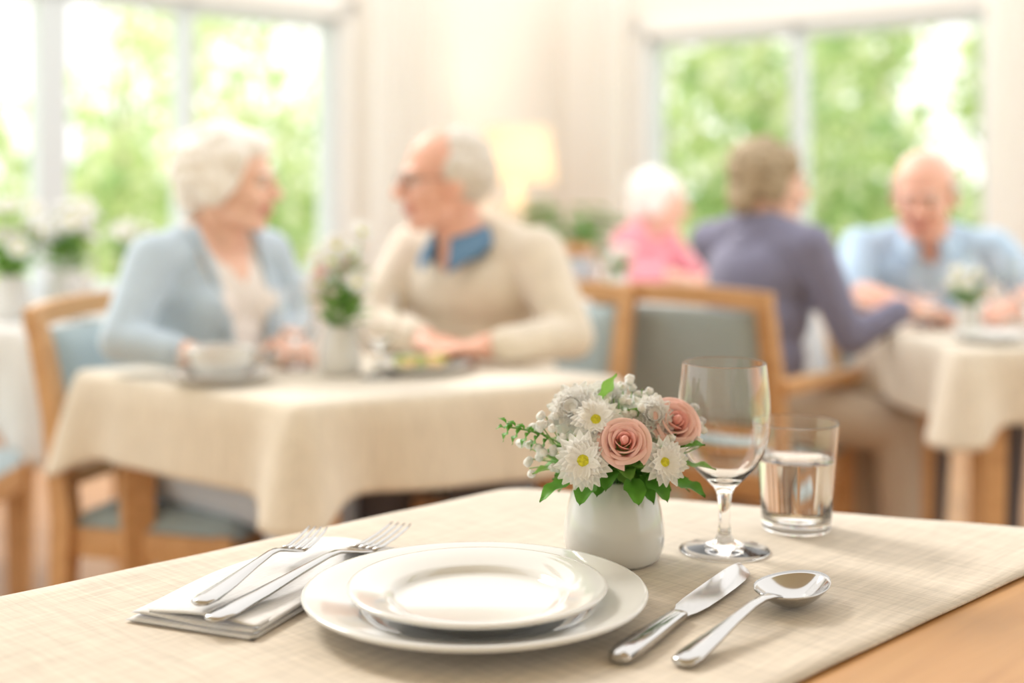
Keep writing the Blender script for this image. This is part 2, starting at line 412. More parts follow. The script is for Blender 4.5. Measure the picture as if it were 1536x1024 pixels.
def rose(b,c,nrm,r,rng,m1=None,m2=None):
    m1=m1 or M_pink;m2=m2 or M_pink2
    F=frame(c,nrm)@SW
    NP=18
    b.ell((0,0,r*.30),(r*.16,r*.16,r*.34),m2,F,sub=3)
    for i in range(NP):
        t=i/(NP-1); a=i*2.4+.3*math.sin(i*3.1); R=r*(.16+.76*t**.85); H=r*(.92-.26*t+.05*math.sin(i*5)); span=1.15-.12*t; lip=r*(.05+.22*t**1.3)
        def fn(u,v,a=a,R=R,H=H,span=span,lip=lip,t=t,i=i):
            w=(u*2-1); th=a+w*span; edge=1-abs(w)**2.5*.32
            body=math.sin(min(1,.18+v*.95)*1.5)
            roll=max(0,(v-.72)/.28)
            rad=R*(.30+.62*body)+lip*roll**1.5+r*.05*w*w*t
            z=H*min(v,.93)/.93*edge-r*.42-lip*.55*max(0,(v-.86)/.14)
            return V((rad*math.cos(th),rad*math.sin(th),z))
        b.grid(fn,12,12,m2 if t<.25 else m1,F)
    b.ell((0,0,-r*.38),(r*.45,r*.45,r*.22),M_stem,F,sub=2)
def leaf(b,base,d,L,W,m,up=(0,0,1),droop=.2):
    F=frame(base,d,up)
    def fn(u,v):
        w=W*(math.sin(math.pi*u**.8)**.8 if 0<u<1 else 0); x=(v*2-1)*w
        return V((x,L*u,abs(v*2-1)*W*.25-droop*L*u*u+.002*math.sin(u*12)*abs(v*2-1)))
    b.grid(fn,9,4,m,F)
def vase_profile(R,rt,H):
    return [(0,.001),(R*.72,.001),(R*.80,.0),(R*.90,H*.05),(R*.985,H*.18),(R,H*.30),(R*.985,H*.45),(R*.93,H*.62),(R*.85,H*.80),(rt+.002,H*.94),(rt+.001,H*.985),(rt-.0005,H),(rt-.003,H*.985),(rt-.004,H*.93),(R*.78,H*.7),(R*.85,H*.35),(R*.7,H*.1),(0,H*.08)]
def small_bouquet(loc,s,seed,pink=True,tall=1.0,name='flower_vase',nf=13):
    rng=random.Random(seed); e=empty(name,loc)
    b=B(); b.lathe(vase_profile(.037*s,.026*s,.085*s),M_china,seg=32); b.obj('vase',e)
    b=B(); top=V((0,0,.085*s))
    for i in range(nf):
        a=rng.uniform(0,6.283); rr=rng.uniform(.01,.055)*s; h=(rng.uniform(.045,.12)*tall)*s
        c=top+V((rr*math.cos(a),rr*math.sin(a),h))
        b.tube([V((0,0,.03*s)),top+V((rr*.3*math.cos(a),rr*.3*math.sin(a),0)),c],.0015*s,M_stem,seg=5)
        nv=V((math.cos(a)*rr*12,math.sin(a)*rr*12-.4,.8))
        if pink and i%5==0: rose(b,c,nv,.018*s,rng)
        else: daisy(b,c,nv,.028*s,rng,2,10,True,.3)
    for i in range(28):
        a=rng.uniform(0,6.283); bb=top+V((.012*s*math.cos(a),.012*s*math.sin(a),rng.uniform(-.005,.05)*s*tall))
        leaf(b,bb,V((math.cos(a),math.sin(a),rng.uniform(.1,1.6))),.052*s,.013*s,M_leaf if i%4==0 else M_leaf2)
    b.obj('flowers',e,recalc=False); return e
_wg=None
def wine_glass(loc,s=1.0):
    global _wg
    if _wg is None:
        b=B()
        pr=[(0,.0015),(.040,.0),(.0452,.0006),(.0459,.0010),(.0461,.0017),(.0457,.0023),(.040,.0035),(.022,.0065),(.011,.011),(.0068,.018),(.0055,.030),(.0058,.045),(.0075,.058),(.011,.066),(.020,.074),(.032,.086),(.0415,.103),(.0462,.122),(.0472,.140),(.0462,.160),(.0440,.180),(.04265,.1915),(.04255,.1924),(.0424,.1929),(.0421,.1931),(.0418,.1929),(.04175,.1924),(.04185,.1915),(.0432,.180),(.0454,.160),(.0464,.140),(.0454,.122),(.0407,.104),(.0313,.0880),(.019,.0772),(.009,.0725),(0,.0715)]
        b.lathe(pr,M_glass,seg=96); ob=b.obj('wine_glass',closed=True); _wg=ob.data
    else:
        ob=bpy.data.objects.new('wine_glass',_wg); coll.objects.link(ob)
    ob.location=loc; ob.scale=(s,s,s); return ob
def plate(loc,r,name='dinner_plate'):
    k=r/.150; b=B(); zs=k**.3
    pr=[(0,.003),(.083,.003),(.086,0),(.090,.0),(.093,.004),(.115,.010),(.146,.0190),(.1495,.0210),(.1502,.0228),(.1490,.0243),(.146,.0243),(.130,.0200),(.110,.0158),(.102,.0142),(.0975,.0122),(.094,.0090),(.090,.0072),(.082,.0064),(0,.0062)]
    b.lathe([(a*k,c*zs) for a,c in pr],M_china,seg=96); ob=b.obj(name); ob.location=loc; return ob

# ---------------------------------------------------------------- people
def E(c,r,lab,M=None,R=None):
    T=Matrix.Translation(c)
    if R is not None: T=T@R
    T=T@Matrix.Diagonal((*r,1))
    if M is not None: T=M@T
    return ('e',T,lab)
def K(p,q,r1,r2,lab,M=None):
    p=V(p);q=V(q)
    if M is not None:
        s=M.to_scale().x; p=M@p;q=M@q;r1*=s;r2*=s
    return ('c',p,q,r1,r2,lab)
def blob(name,prims,voxel,iters,mats,parent,matfn=None):
    b=B(); dummy=M_skin
    for p in prims:
        if p[0]=='e': b.ell((0,0,0),(1,1,1),dummy,p[1],sub=3)
        else:
            _,a,c,r1,r2,_l=p; d=(c-a); L=d.length
            F=frame(a,d if L>1e-6 else V((0,1,0)),(0,0,1) if abs(d.normalized().z)<.95 else (1,0,0))
            prof=[(r1*math.sin(t),-r1*math.cos(t)) for t in [i*math.pi/2/5 for i in range(6)]]+[(r2*math.cos(t),L+r2*math.sin(t)) for t in [i*math.pi/2/5 for i in range(6)]]
            b.lathe([(max(r,0),z) for r,z in prof],dummy,F@SW,seg=18)
    ob=b.obj(name+'_tmp')
    rm=ob.modifiers.new('r','REMESH'); rm.mode='VOXEL'; rm.voxel_size=voxel
    sm=ob.modifiers.new('s','SMOOTH'); sm.factor=.5; sm.iterations=iters
    dg=bpy.context.evaluated_depsgraph_get(); dg.update()
    me=bpy.data.meshes.new_from_object(ob.evaluated_get(dg)); bpy.data.objects.remove(ob)
    me.name=name; me.materials.clear()
    labs=list(mats.keys())
    for l in labs: me.materials.append(mats[l])
    n=len(me.polygons); co=np.empty(n*3); me.polygons.foreach_get('center',co); co=co.reshape(-1,3)
    if len(labs)>1:
        best=np.full(n,1e9); lab=np.zeros(n,int)
        for p in prims:
            if p[0]=='e':
                Mi=np.array(p[1].inverted()); q=co@Mi[:3,:3].T+Mi[:3,3]; sc=min(p[1].to_scale()); dd=(np.linalg.norm(q,axis=1)-1)*sc; l=p[2]
            else:
                a=np.array(p[1]);c=np.array(p[2]);d=c-a; t=np.clip(((co-a)@d)/max(1e-9,d@d),0,1); dd=np.linalg.norm(co-a-t[:,None]*d,axis=1)-(p[3]*(1-t)+p[4]*t); l=p[5]
            w=dd<best; best[w]=dd[w]; lab[w]=labs.index(l)
        if matfn is not None: lab=matfn(co,lab,labs)
        me.polygons.foreach_set('material_index',lab.astype(np.int32))
    me.polygons.foreach_set('use_smooth',[True]*n)
    o=bpy.data.objects.new(name,me); coll.objects.link(o); attach(o,parent); return o
def hand(name,wrist,d,parent,skin,right=True,up=(0,0,1),curl=.35,s=1.0):
    F=V(d).normalized(); U=V(up); U=(U-F*U.dot(F)).normalized(); Lt=U.cross(F)*(1 if right else -1); w=V(wrist)
    pr=[]
    R=Matrix((Lt,F,U)).transposed().to_4x4()
    pr.append(('e',Matrix.Translation(w+F*.047*s)@R@Matrix.Diagonal((.039*s,.05*s,.015*s,1)),'s'))
    pr.append(K(w-F*.03*s,w+F*.02*s,.026*s,.024*s,'s'))
    lens=[.070,.078,.072,.056]
    for i in range(4):
        p=w+(F*(.086-.004*abs(i-1.3))+Lt*(.029-.0195*i))*s; dd=F+Lt*(.10-.07*i); dd.normalize(); c=curl*(1+.12*i)
        for j,fr in enumerate((.45,.30,.25)):
            ang=c*(j+.4); v=(dd*math.cos(ang)-U*math.sin(ang)); q=p+v*lens[i]*fr*s
            pr.append(K(p,q,(.0092-.001*j)*s,(.0084-.001*j)*s,'s')); p=q
    p=w+(F*.022+Lt*.030)*s
    for j,(l,dv) in enumerate(((.036,F*.65+Lt*.75-U*.15),(.030,F*.85+Lt*.4-U*.35))):
        q=p+dv.normalized()*l*s; pr.append(K(p,q,(.0115-.002*j)*s,(.0098-.002*j)*s,'s')); p=q
    blob(name,pr,.0036*s,2,{'s':skin},parent)
def head(e,M,skin,hairm,style,glasses=False,male=False):
    j=1.08 if male else 1
    pr=[E((0,-.012,.135),(.074,.094,.088),'s',M),E((0,.022,.085),(.060*j,.066,.078),'s',M),E((0,.062,.022),(.026*j,.022,.018),'s',M),
        K((0,.086,.118),(0,.106,.086),.008,.0125,'s',M),E((0,.098,.080),(.016,.010,.008),'s',M),
        E((0,.072,.132),(.048,.018,.012),'s',M),K((-.045,.02,.035),(-.02,.06,.02),.02,.018,'s',M),K((.045,.02,.035),(.02,.06,.02),.02,.018,'s',M),
        K((0,-.02,.07),(0,-.035,-.085),.048*j,.052*j,'s',M)]
    for sx in (-1,1):
        pr+= [E((sx*.036,.062,.078),(.024,.024,.022),'s',M),E((sx*.075,-.004,.10),(.010,.019,.030),'s',M),E((sx*.014,.096,.079),(.009,.009,.007),'s',M)]
    pr+= [E((0,.083,.056),(.026,.012,.006),'l',M),E((0,.082,.046),(.022,.012,.007),'l',M)]
    blob('head',pr,.0042,3,{'s':skin,'l':M_lip},e)
    b=B()
    for sx in (-1,1):
        b.ell((sx*.031,.0745,.112),(.0135,.0125,.0085),M_eyeW,M,sub=2); b.ell((sx*.031,.0855,.1115),(.0055,.003,.0055),M_iris,M,sub=2)
        b.tube([(sx*.014,.091,.129),(sx*.030,.089,.134),(sx*.048,.076,.129)],[.003,.0035,.002],hairm,M,seg=6)
        b.tube([(sx*.017,.085,.118),(sx*.031,.0875,.1215),(sx*.046,.078,.117)],.0022,skin,M,seg=6)
    attach(b.obj('eyes'),e)
    rng=random.Random(len(style)); hp=[]
    if style=='curly':
        base=[((0,-.036,.142),(.098,.100,.098)),((0,.014,.192),(.078,.068,.042)),((0,-.085,.085),(.076,.045,.065))]
        hp=[E(c,r,'h',M) for c,r in base]
        for sx in (-1,1): hp+= [E((sx*.078,-.020,.105),(.022,.042,.052),'h',M),E((sx*.072,.022,.165),(.020,.034,.034),'h',M)]
        nb=110; rad=.014
    elif style=='soft':
        base=[((0,-.028,.142),(.088,.092,.092)),((0,.022,.188),(.068,.054,.034)),((0,-.08,.078),(.070,.034,.055))]
        hp=[E(c,r,'h',M) for c,r in base]
        for sx in (-1,1): hp+= [E((sx*.074,-.02,.105),(.018,.040,.050),'h',M),E((sx*.070,.026,.160),(.018,.030,.032),'h',M)]
        nb=50; rad=.012
    else:
        hp=[E((0,-.042,.125),(.082,.080,.078),'h',M),E((0,-.030,.158),(.073,.080,.066),'h',M)]
        for sx in (-1,1): hp+= [E((sx*.076,-.01,.130),(.012,.034,.034),'h',M),E((sx*.074,-.004,.105),(.007,.016,.03),'h',M)]
        nb=30; rad=.010
    for i in range(nb):
        while True:
            v=V((rng.gauss(0,1),rng.gauss(0,1),rng.gauss(0,1))).normalized()
            if v.y<.35 and v.z>-.55 and not(v.y>-.1 and v.z<.05): break
        if style=='male': c=V((0,-.040,.133))+V((v.x*.077,v.y*.076,v.z*.078))
        elif style=='curly': c=V((0,-.036,.142))+V((v.x*.095,v.y*.098,v.z*.096))
        else: c=V((0,-.03,.142))+V((v.x*.084,v.y*.090,v.z*.090))
        q=rad*rng.uniform(.8,1.25); hp.append(E(c,(q,q,q*.8),'h',M))
    blob('hair',hp,.0055,2,{'h':hairm},e)
    if glasses:
        g=B()
        for sx in (-1,1):
            pts=[(sx*.032+.023*math.cos(t),.098-.006*abs(math.cos(t)*1),.110+.017*math.sin(t)) for t in [i*6.2832/20 for i in range(21)]]
            g.tube(pts,.0012,M_metalD,M,seg=6)
            g.tube([(sx*.055,.092,.114),(sx*.076,.05,.116),(sx*.082,-.01,.112)],.0012,M_metalD,M,seg=6)
        g.tube([(-.009,.098,.113),(0,.102,.116),(.009,.098,.113)],.0012,M_metalD,M,seg=6)
        attach(g.obj('spectacles'),e)
def person(name,P,Cx,d,headpos,face,mats,skin,hairm,style,arms,legs,sw=.165,male=False,zs=0,hs=1.0,glasses=False,collar=None,openfront=False,sleeve=1.0,curl=.4):
    e=empty(name,(P[0],P[1],0),0)
    dv=V((d[0],d[1],0)).normalized(); rt=V((dv.y,-dv.x,0)); Rm=Matrix((rt,dv,V((0,0,1)))).transposed().to_4x4()
    Pv=V((P[0],P[1],0)); Cv=V((Cx[0],Cx[1],0))
    def L(x,y,z,k):
        o=Pv.lerp(Cv,k); return o+rt*x+dv*y+V((0,0,z+zs*k))
    W=1.12 if male else 1.0
    pr=[E(L(0,0,.565,0),(.172*W,.135,.10),'p',None,Rm),E(L(0,.01,.67,.35),(.150*W,.125*W,.12),'t',None,Rm),E(L(0,.012,.78,.7),(.148*W,.118*W,.12),'t',None,Rm),
        E(L(0,0,.885,1),(.156*W,.106*W,.115),'t',None,Rm)]
    sz=.965
    s_r=L(sw,0,sz,1); s_l=L(-sw,0,sz,1)
    pr.append(K(s_l,s_r,.058,.058,'t'))
    nb=L(0,-.01,1.015,1)
    pr+= [K(s_r-rt*.03+V((0,0,.012)),nb,.048,.050,'t'),K(s_l+rt*.03+V((0,0,.012)),nb,.048,.050,'t')]
    if not male:
        for sx in (-1,1): pr.append(E(L(sx*.07,.070,.86,1),(.060,.052,.06),'t',None,Rm))
    else: pr.append(E(L(0,.05,.70,.5),(.14,.11,.12),'t',None,Rm))
    for (elb,wr,hd),sh,isR in zip(arms,(s_r,s_l),(True,False)):
        elb=V(elb);wr=V(wr)
        pr+= [K(sh,sh.lerp(elb,.5),.058*W,.050*W,'t')]
        if sleeve>=1:
            pr+= [K(sh.lerp(elb,.5),elb,.050*W,.044*W,'t'),K(elb,wr,.044*W,.033*W,'t'),K(wr-(wr-elb).normalized()*.015,wr,.036,.035,'t')]
        else:
            pr+= [K(sh.lerp(elb,.5),elb,.054*W,.050*W,'t')]
            blob('forearm_'+('r' if isR else 'l'),[K(elb,elb.lerp(wr,.4),.040,.042,'s'),K(elb.lerp(wr,.4),wr+(wr-elb).normalized()*.01,.042,.027,'s')],.006,3,{'s':skin},e)
        hand('hand_'+('r' if isR else 'l'),wr+V(hd).normalized()*.02,hd,e,skin,isR,curl=curl,s=1.06 if male else .96)
    for (kn,an),sx in zip(legs,(1,-1)):
        hp=L(sx*.09,.02,.555,0); kn=V(kn);an=V(an)
        pr+= [K(hp,kn,.088*W,.064,'p'),K(kn,an+V((0,0,.03)),.062,.046,'p')]
        fd=V((an.x-hp.x,an.y-hp.y,0)).normalized()
        pr+= [K(an-fd*.03+V((0,0,-.035)),an+fd*.12+V((0,0,-.045)),.038,.032,'f')]
    mt={'t':mats[0],'p':mats[1],'f':M_shoe}
    fn=None
    if openfront:
        mt['b']=M_blouse; mt['s']=skin
        def fn(co,lab,labs):
            loc=(co-np.array(Cv)); x=loc@np.array(rt); y=loc@np.array(dv); z=co[:,2]-zs
            front=(y>-.01)&(lab==labs.index('t'))
            w=.042+.045*np.clip((z-.72)/.25,0,1)
            lab=lab.copy(); lab[front&(np.abs(x)<w)&(z<1.10)]=labs.index('b')
            lab[front&(np.abs(x)<.062*np.clip((z-.91)/.08,0,1))&(z>.91)]=labs.index('s')
            return lab
    blob('body_clothed',pr,.0075,4,mt,e,fn)
    HM=frame(headpos,face,s=hs); 
    head(e,HM,skin,hairm,style,glasses,male)
    cm=collar or mats[0]
    hb=HM@V((0,-.032,-.035)); n=24
    if collar:
        c2=B()
        c2.grid(lambda u,v:hb+rt*(math.sin(.35+u*5.583)*(.062+.012*v))+dv*(math.cos(.35+u*5.583)*(.060+.012*v))+V((0,0,.044-.022*max(0,math.cos(.35+u*5.583))-.06*v)),28,3,cm)
        for sx in (-1,1):
            def fl(u,v):
                a=math.radians(165-148*u); r=.064+.022*v; zt=.046-.026*max(0,math.cos(a)); ln=.036+.040*u**3
                return hb+rt*(sx*(math.sin(a)*r+.012*v*u**3))+dv*(math.cos(a)*r*(1+.16*v*u))+V((0,0,zt-ln*v))
            c2.grid(fl,16,4,cm)
        o=c2.obj('shirt_collar'); so=o.modifiers.new('t','SOLIDIFY'); so.thickness=.004; attach(o,e)
    elif not openfront:
        cb=B()
        def colfn(u,v):
            a=u*6.2832; r=.058+.018*v; fr=max(0,math.cos(a))
            return hb+rt*(math.sin(a)*r*1.08)+dv*(math.cos(a)*r*1.05)+V((0,0,.020-.050*v-.012*fr))
        cb.grid(colfn,n,5,cm); o=cb.obj('neckline'); so=o.modifiers.new('t','SOLIDIFY'); so.thickness=.006; attach(o,e)
    else:
        cb=B()
        for sx in (-1,1):
            pts=[]
            for t in range(9):
                q=t/8; z=1.035-.30*q; pts.append(Cv+rt*sx*(.082-.036*q)+dv*(.035+.085*math.sin(min(1,q*1.3)*1.5))+V((0,0,z+zs)))
            cb.tube(pts,.009,cm,seg=8)
        attach(cb.obj('cardigan_band'),e)
    return e

# ================================================================= FOREGROUND TABLE
FT=[(0,1.647),(-.75,.95),(-.35,.35),(.9,.35),(1.05,1.29)]
fc=[(0,1.647),(-.75,.95),(-.392,.413),(.639,1.428)]
table('dining_table',FT,z=.75,drop=.25,mat_c=M_linen,hang=[True,False,False,True],clothpoly=fc,r=.05,seed=3,apron=False)
Z=.7512
plate((-.032,1.160,Z),.150,'charger_plate')
b=B(); b.lathe([(0,.005),(.056,.005),(.059,0),(.063,0),(.066,.006),(.080,.0115),(.107,.0205),(.1115,.0225),(.1124,.0243),(.1112,.0258),(.108,.0258),(.092,.0215),(.0815,.0190),(.0765,.0172),(.0735,.0140),(.070,.0118),(.064,.0108),(0,.0106)],M_china,seg=96)
o=b.obj('side_plate'); o.location=(-.030,1.150,Z+.0064)
def bil(q,u,v): a=V(q[0]).lerp(V(q[1]),u); b_=V(q[3]).lerp(V(q[2]),u); return a.lerp(b_,v)
nb=B(); q=[(-.332,1.143),(-.212,1.092),(-.115,1.345),(-.212,1.385)]
def nap(z0,th,sc,sh):
    cen=V((-.215,1.24))
    def f(u,v,s):
        p=bil(q,u,v); p=cen+(p-cen)*sc+V(sh)
        e=min(u,1-u,v,1-v); rnd=min(1,e/.05)**.5
        z=z0+th*.5+s*th*.5*rnd+.0012*math.sin(u*5+v*7+z0*900)*(z0-Z)/.004
        return V((p.x,p.y,max(z,Z+.0002)))
    nb.grid(lambda u,v:f(u,v,1),26,40,M_napkin); nb.grid(lambda u,v:f(u,v,-1),26,40,M_napkin)
nap(Z,.0042,1.0,(0,0)); nap(Z+.0042,.0040,.985,(.002,.002)); nap(Z+.0082,.0034,.965,(.001,.004))
nb.obj('folded_napkin')
def sec(x,w,t,z,n=14,cy=0):
    r=[]
    for k in range(n):
        a=6.2832*k/n; c,s=math.cos(a),math.sin(a)
        r.append(V((x,cy+w/2*math.copysign(abs(c)**.7,c),z+t/2*math.copysign(abs(s)**.8,s))))
    return r
def place(p,q,zoff): 
    d=V((q[0]-p[0],q[1]-p[1],0)); L=d.length; return Matrix.Translation((p[0],p[1],zoff))@Matrix.Rotation(math.atan2(d.y,d.x),4,'Z'),L
def fork(p,q,zo,ws=1.0):
    M,L=place(p,q,zo); b=B(); k=L/.27
    st=[(0,.008,.003,.003),(.004,.018,.005,.0035),(.02,.0225,.0055,.004),(.06,.018,.005,.006),(.11,.011,.0048,.010),(.15,.0076,.0045,.013),(.166,.0080,.004,.0125),(.177,.015,.003,.0100),(.188,.0245,.0026,.0072),(.198,.0280,.0024,.0052),(.207,.0285,.0024,.0042)]
    b.loft([sec(x*k,w*ws,t,z) for x,w,t,z in st],M_steel)
    for i in range(4):
        cy=(-.0110+.00735*i)*ws
        b.loft([sec(x*k,w*ws,t,z,10,cy*(1-.03*j)) for j,(x,w,t,z) in enumerate([(.204,.0054,.0023,.0044),(.220,.0042,.0022,.0045),(.242,.0036,.002,.0066),(.262,.0029,.0017,.0105),(.270,.0012,.001,.0130)])],M_steel)
    return b.obj('dinner_fork',M=M)
fork((-.2640,1.122),(-.1940,1.335),Z+.0190,1.0)
fork((-.250,1.103),(-.114,1.378),Z+.0118,1.12)
def knife(p,q,zo):
    M,L=place(p,q,zo); b=B(); k=L/.31
    st=[(0,.010,.006,.006),(.004,.019,.010,.006),(.02,.0235,.012,.0065),(.06,.0215,.0115,.0065),(.10,.0175,.010,.0065),(.122,.0155,.009,.0065),(.128,.0165,.0085,.0065),(.134,.0135,.006,.0062)]
    b.loft([sec(x*k,w,t,z) for x,w,t,z in st],M_steel)
    bl=[]
    for x,lo,hi in [(.130,-.0055,.0060),(.140,-.0065,.0075),(.150,-.0095,.0110),(.170,-.0120,.0125),(.20,-.0130,.0130),(.24,-.0130,.0135),(.27,-.0120,.0135),(.29,-.0090,.0130),(.302,-.004,.0118),(.308,.001,.0105),(.310,.004,.0085)]:
        w=hi-lo; c=(hi+lo)/2; t=.0010
        bl.append([V((x*k,c+w/2,.0055+t+.0015)),V((x*k,c+w/2,.0055-t+.0015)),V((x*k,c-w*.15,.0055-t)),V((x*k,c-w/2,.0055-.0002-.0012)),V((x*k,c-w/2,.0055+.0002-.0012)),V((x*k,c-w*.15,.0055+t))])
    b.loft(bl,M_steel)
    return b.obj('table_knife',M=M,sharp=.4)
knife((.0820,1.040),(.228,1.288),Z)
def spoon(p,q,zo):
    M,L=place(p,q,zo); b=B(); k=L/.31
    st=[(0,.010,.004,.004),(.005,.019,.007,.0045),(.02,.0225,.008,.0055),(.06,.018,.007,.010),(.11,.0115,.006,.016),(.15,.0085,.0055,.0200),(.174,.0085,.005,.0212),(.191,.0115,.0040,.0205),(.202,.018,.003,.0190)]
    b.loft([sec(x*k,w,t,z) for x,w,t,z in st],M_steel)
    a=.058*k; cx=.252*k; w=.0305; n=56; R=14
    def pt(r,th,side):
        c,s=math.cos(th),math.sin(th)
        x=cx+a*c*r; ww=w*(1-.12*c); y=ww*s*r
        z=.0190-.0172*(1-r**2.2)+ (.0010*(c*.5+.5)*r) + side*.0007
        return V((x,y,z))
    vs=[];fs=[]
    for side in (1,-1):
        for i in range(R+1):
            for j in range(n): vs.append(pt(i/R,6.2832*j/n,side))
    off=(R+1)*n
    for sd in (0,1):
        for i in range(R):
            for j in range(n):
                j2=(j+1)%n; fs.append((sd*off+i*n+j,sd*off+i*n+j2,sd*off+(i+1)*n+j2,sd*off+(i+1)*n+j))
    for j in range(n):
        j2=(j+1)%n; fs.append((R*n+j,R*n+j2,off+R*n+j2,off+R*n+j))
    b.add(vs,fs,M_steel)
    return b.obj('table_spoon',M=M)
spoon((.130,1.033),(.279,1.222),Z)
wine_glass((.217,1.362,Z))
e=empty('water_tumbler',(.309,1.448,Z))
b=B(); b.lathe([(0,.0),(.034,.0),(.0362,.0015),(.037,.005),(.0395,.04),(.0425,.08),(.04535,.1145),(.04545,.1158),(.0453,.1166),(.0450,.1170),(.0447,.1166),(.04445,.1158),(.04440,.1145),(.0416,.08),(.0386,.04),(.0357,.014),(.033,.0115),(0,.011)],M_glass,seg=96); b.obj('tumbler_glass',e,closed=True)
b=B(); b.lathe([(0,.0112),(.0329,.0117),(.0356,.0142),(.0385,.04),(.0410,.0750),(.0411,.0763),(.0408,.0767),(.0400,.0765),(0,.0765)],M_water,seg=72); b.obj('water',e,closed=True)

# hero vase
ve=empty('flower_vase',(.102,1.333,Z))
b=B(); b.lathe(vase_profile(.0505,.034,.083),M_china,seg=80); b.obj('vase',ve)
fb=B(); rng=random.Random(11)
def loc(x,y,z): return V((x-.102,y-1.333,z-Z))
def stemto(c):
    fb.tube([V((c.x*.1,c.y*.1,.03)),V((c.x*.28,c.y*.28,.083)),c*.85+V((0,0,.080))*.15+V((0,0,-.004)),c],[.0014]*4,M_stem,seg=6)
for (x,y,z,kind,r,n) in [(.068,1.264,.864,'d',.0290,(-.20,-1,.25)),(.081,1.284,.898,'d',.0260,(-.10,-.90,.60)),(.062,1.306,.904,'m',.0300,(-.4,-.9,.6)),
    (.144,1.271,.861,'d2',.0255,(.30,-1,.28)),(.137,1.306,.896,'m',.0270,(.1,-.95,.55)),(.094,1.340,.908,'m',.026,(0,-.8,.9)),
    (.106,1.264,.881,'r',.0240,(.02,-.90,.55)),(.158,1.306,.892,'r',.0260,(.35,-.85,.6)),(.128,1.36,.895,'m',.024,(.3,.4,.8)),(.07,1.36,.89,'m',.024,(-.5,.4,.8))]:
    c=loc(x,y,z); stemto(c)
    if kind=='d': daisy(fb,c,n,r,rng,3,19,True,.08,.14)
    elif kind=='d2': daisy(fb,c,n,r,rng,3,15,True,.22,.14)
    elif kind=='m': daisy(fb,c,n,r,rng,6,15,False,.03,.17)
    else: rose(fb,c,n,r,rng)
gy=[(.032,1.30,.901),(.018,1.30,.877),(.030,1.30,.862),(.017,1.30,.849),(.014,1.305,.869),(.111,1.33,.925),(.121,1.34,.922),(.134,1.34,.913),(.106,1.32,.913),(.184,1.33,.894),(.192,1.325,.886),(.183,1.32,.877),(.042,1.30,.897),(.042,1.29,.874),(.025,1.31,.888),(.033,1.290,.884),(.128,1.29,.874),(.122,1.345,.930),(.178,1.34,.902),(.024,1.295,.868),(.114,1.31,.907),(.130,1.33,.922),(.187,1.315,.868),(.036,1.285,.868),(.044,1.285,.886),(.028,1.29,.893),(.112,1.30,.900),(.123,1.295,.905),(.131,1.30,.879),(.148,1.29,.880),(.038,1.28,.858),(.178,1.30,.872),(.100,1.31,.915),(.020,1.30,.858)]
for g in gy:
    c=loc(*g); fb.tube([V((c.x*.2,c.y*.2,.083)),V((c.x*.6,c.y*.6,.10)),c],.0006,M_stem,seg=5)
    for _ in range(rng.choice([1,2,2])):
        o=c+V((rng.uniform(-.0065,.0065),rng.uniform(-.004,.004),rng.uniform(-.0065,.0065)))
        fb.ell(o,(.0044,.0044,.0040),M_petal,sub=2)
        for _k in range(5):
            v=V((rng.gauss(0,1),rng.gauss(0,1)-.4,rng.gauss(0,1)+.4)).normalized(); fb.ell(o+v*.0030,(.0021,.0021,.0019),M_petal,sub=1)
for i in range(56):
    a=6.283*i/56+rng.uniform(-.1,.1); up=rng.choice([-.35,-.15,.15,.4,.8])
    base=V((.026*math.cos(a),.026*math.sin(a),.086+rng.uniform(0,.022)))
    leaf(fb,base,V((math.cos(a),math.sin(a),up)),rng.uniform(.036,.054),rng.uniform(.010,.0145),M_leaf if rng.random()<.55 else M_leaf2,droop=rng.uniform(.05,.4))
for i in range(60):
    a=rng.uniform(0,6.283); rr=rng.uniform(.01,.05)
    base=V((rr*.7*math.cos(a),rr*.7*math.sin(a),.10+rng.uniform(0,.035)))
    leaf(fb,base,V((math.cos(a),math.sin(a),rng.uniform(.2,1.5))),rng.uniform(.025,.040),rng.uniform(.006,.010),M_leaf2 if rng.random()<.6 else M_leaf)
for (x,y,z,d_,L_,W_) in [(.155,1.295,.838,(1,-.5,-.25),.036,.016),(.165,1.31,.850,(1,-.2,.05),.035,.010),(.158,1.295,.868,(.9,-.5,.4),.032,.011),(.06,1.28,.846,(-.9,-.6,-.35),.045,.012),(.075,1.275,.842,(-.4,-1,-.35),.036,.011),(.115,1.278,.842,(.1,-1,-.35),.036,.011),(.132,1.285,.842,(.5,-1,-.35),.036,.011),(.09,1.32,.91,(.3,-.3,1),.035,.010),(.133,1.29,.868,(.4,-.9,.5),.030,.009),(.05,1.29,.852,(-1,-.3,.0),.032,.009)]:
    leaf(fb,loc(x,y,z),V(d_),L_,W_,M_leaf if W_>.0105 else M_leaf2,droop=.15)
sp=[loc(.05,1.30,.872),loc(.028,1.295,.884),loc(.010,1.29,.889),loc(-.002,1.285,.892)]
fb.tube(sp,.0009,M_stem,seg=6)
for k in range(5):
    p=sp[0].lerp(sp[3],.3+.17*k)
    for s_ in (-1,1): leaf(fb,p,V((-.7,-.1,s_*.8)),.016,.0055,M_leaf)
leaf(fb,sp[3],V((-1,-.1,.1)),.014,.005,M_leaf)
fb.obj('flowers',ve,recalc=False)

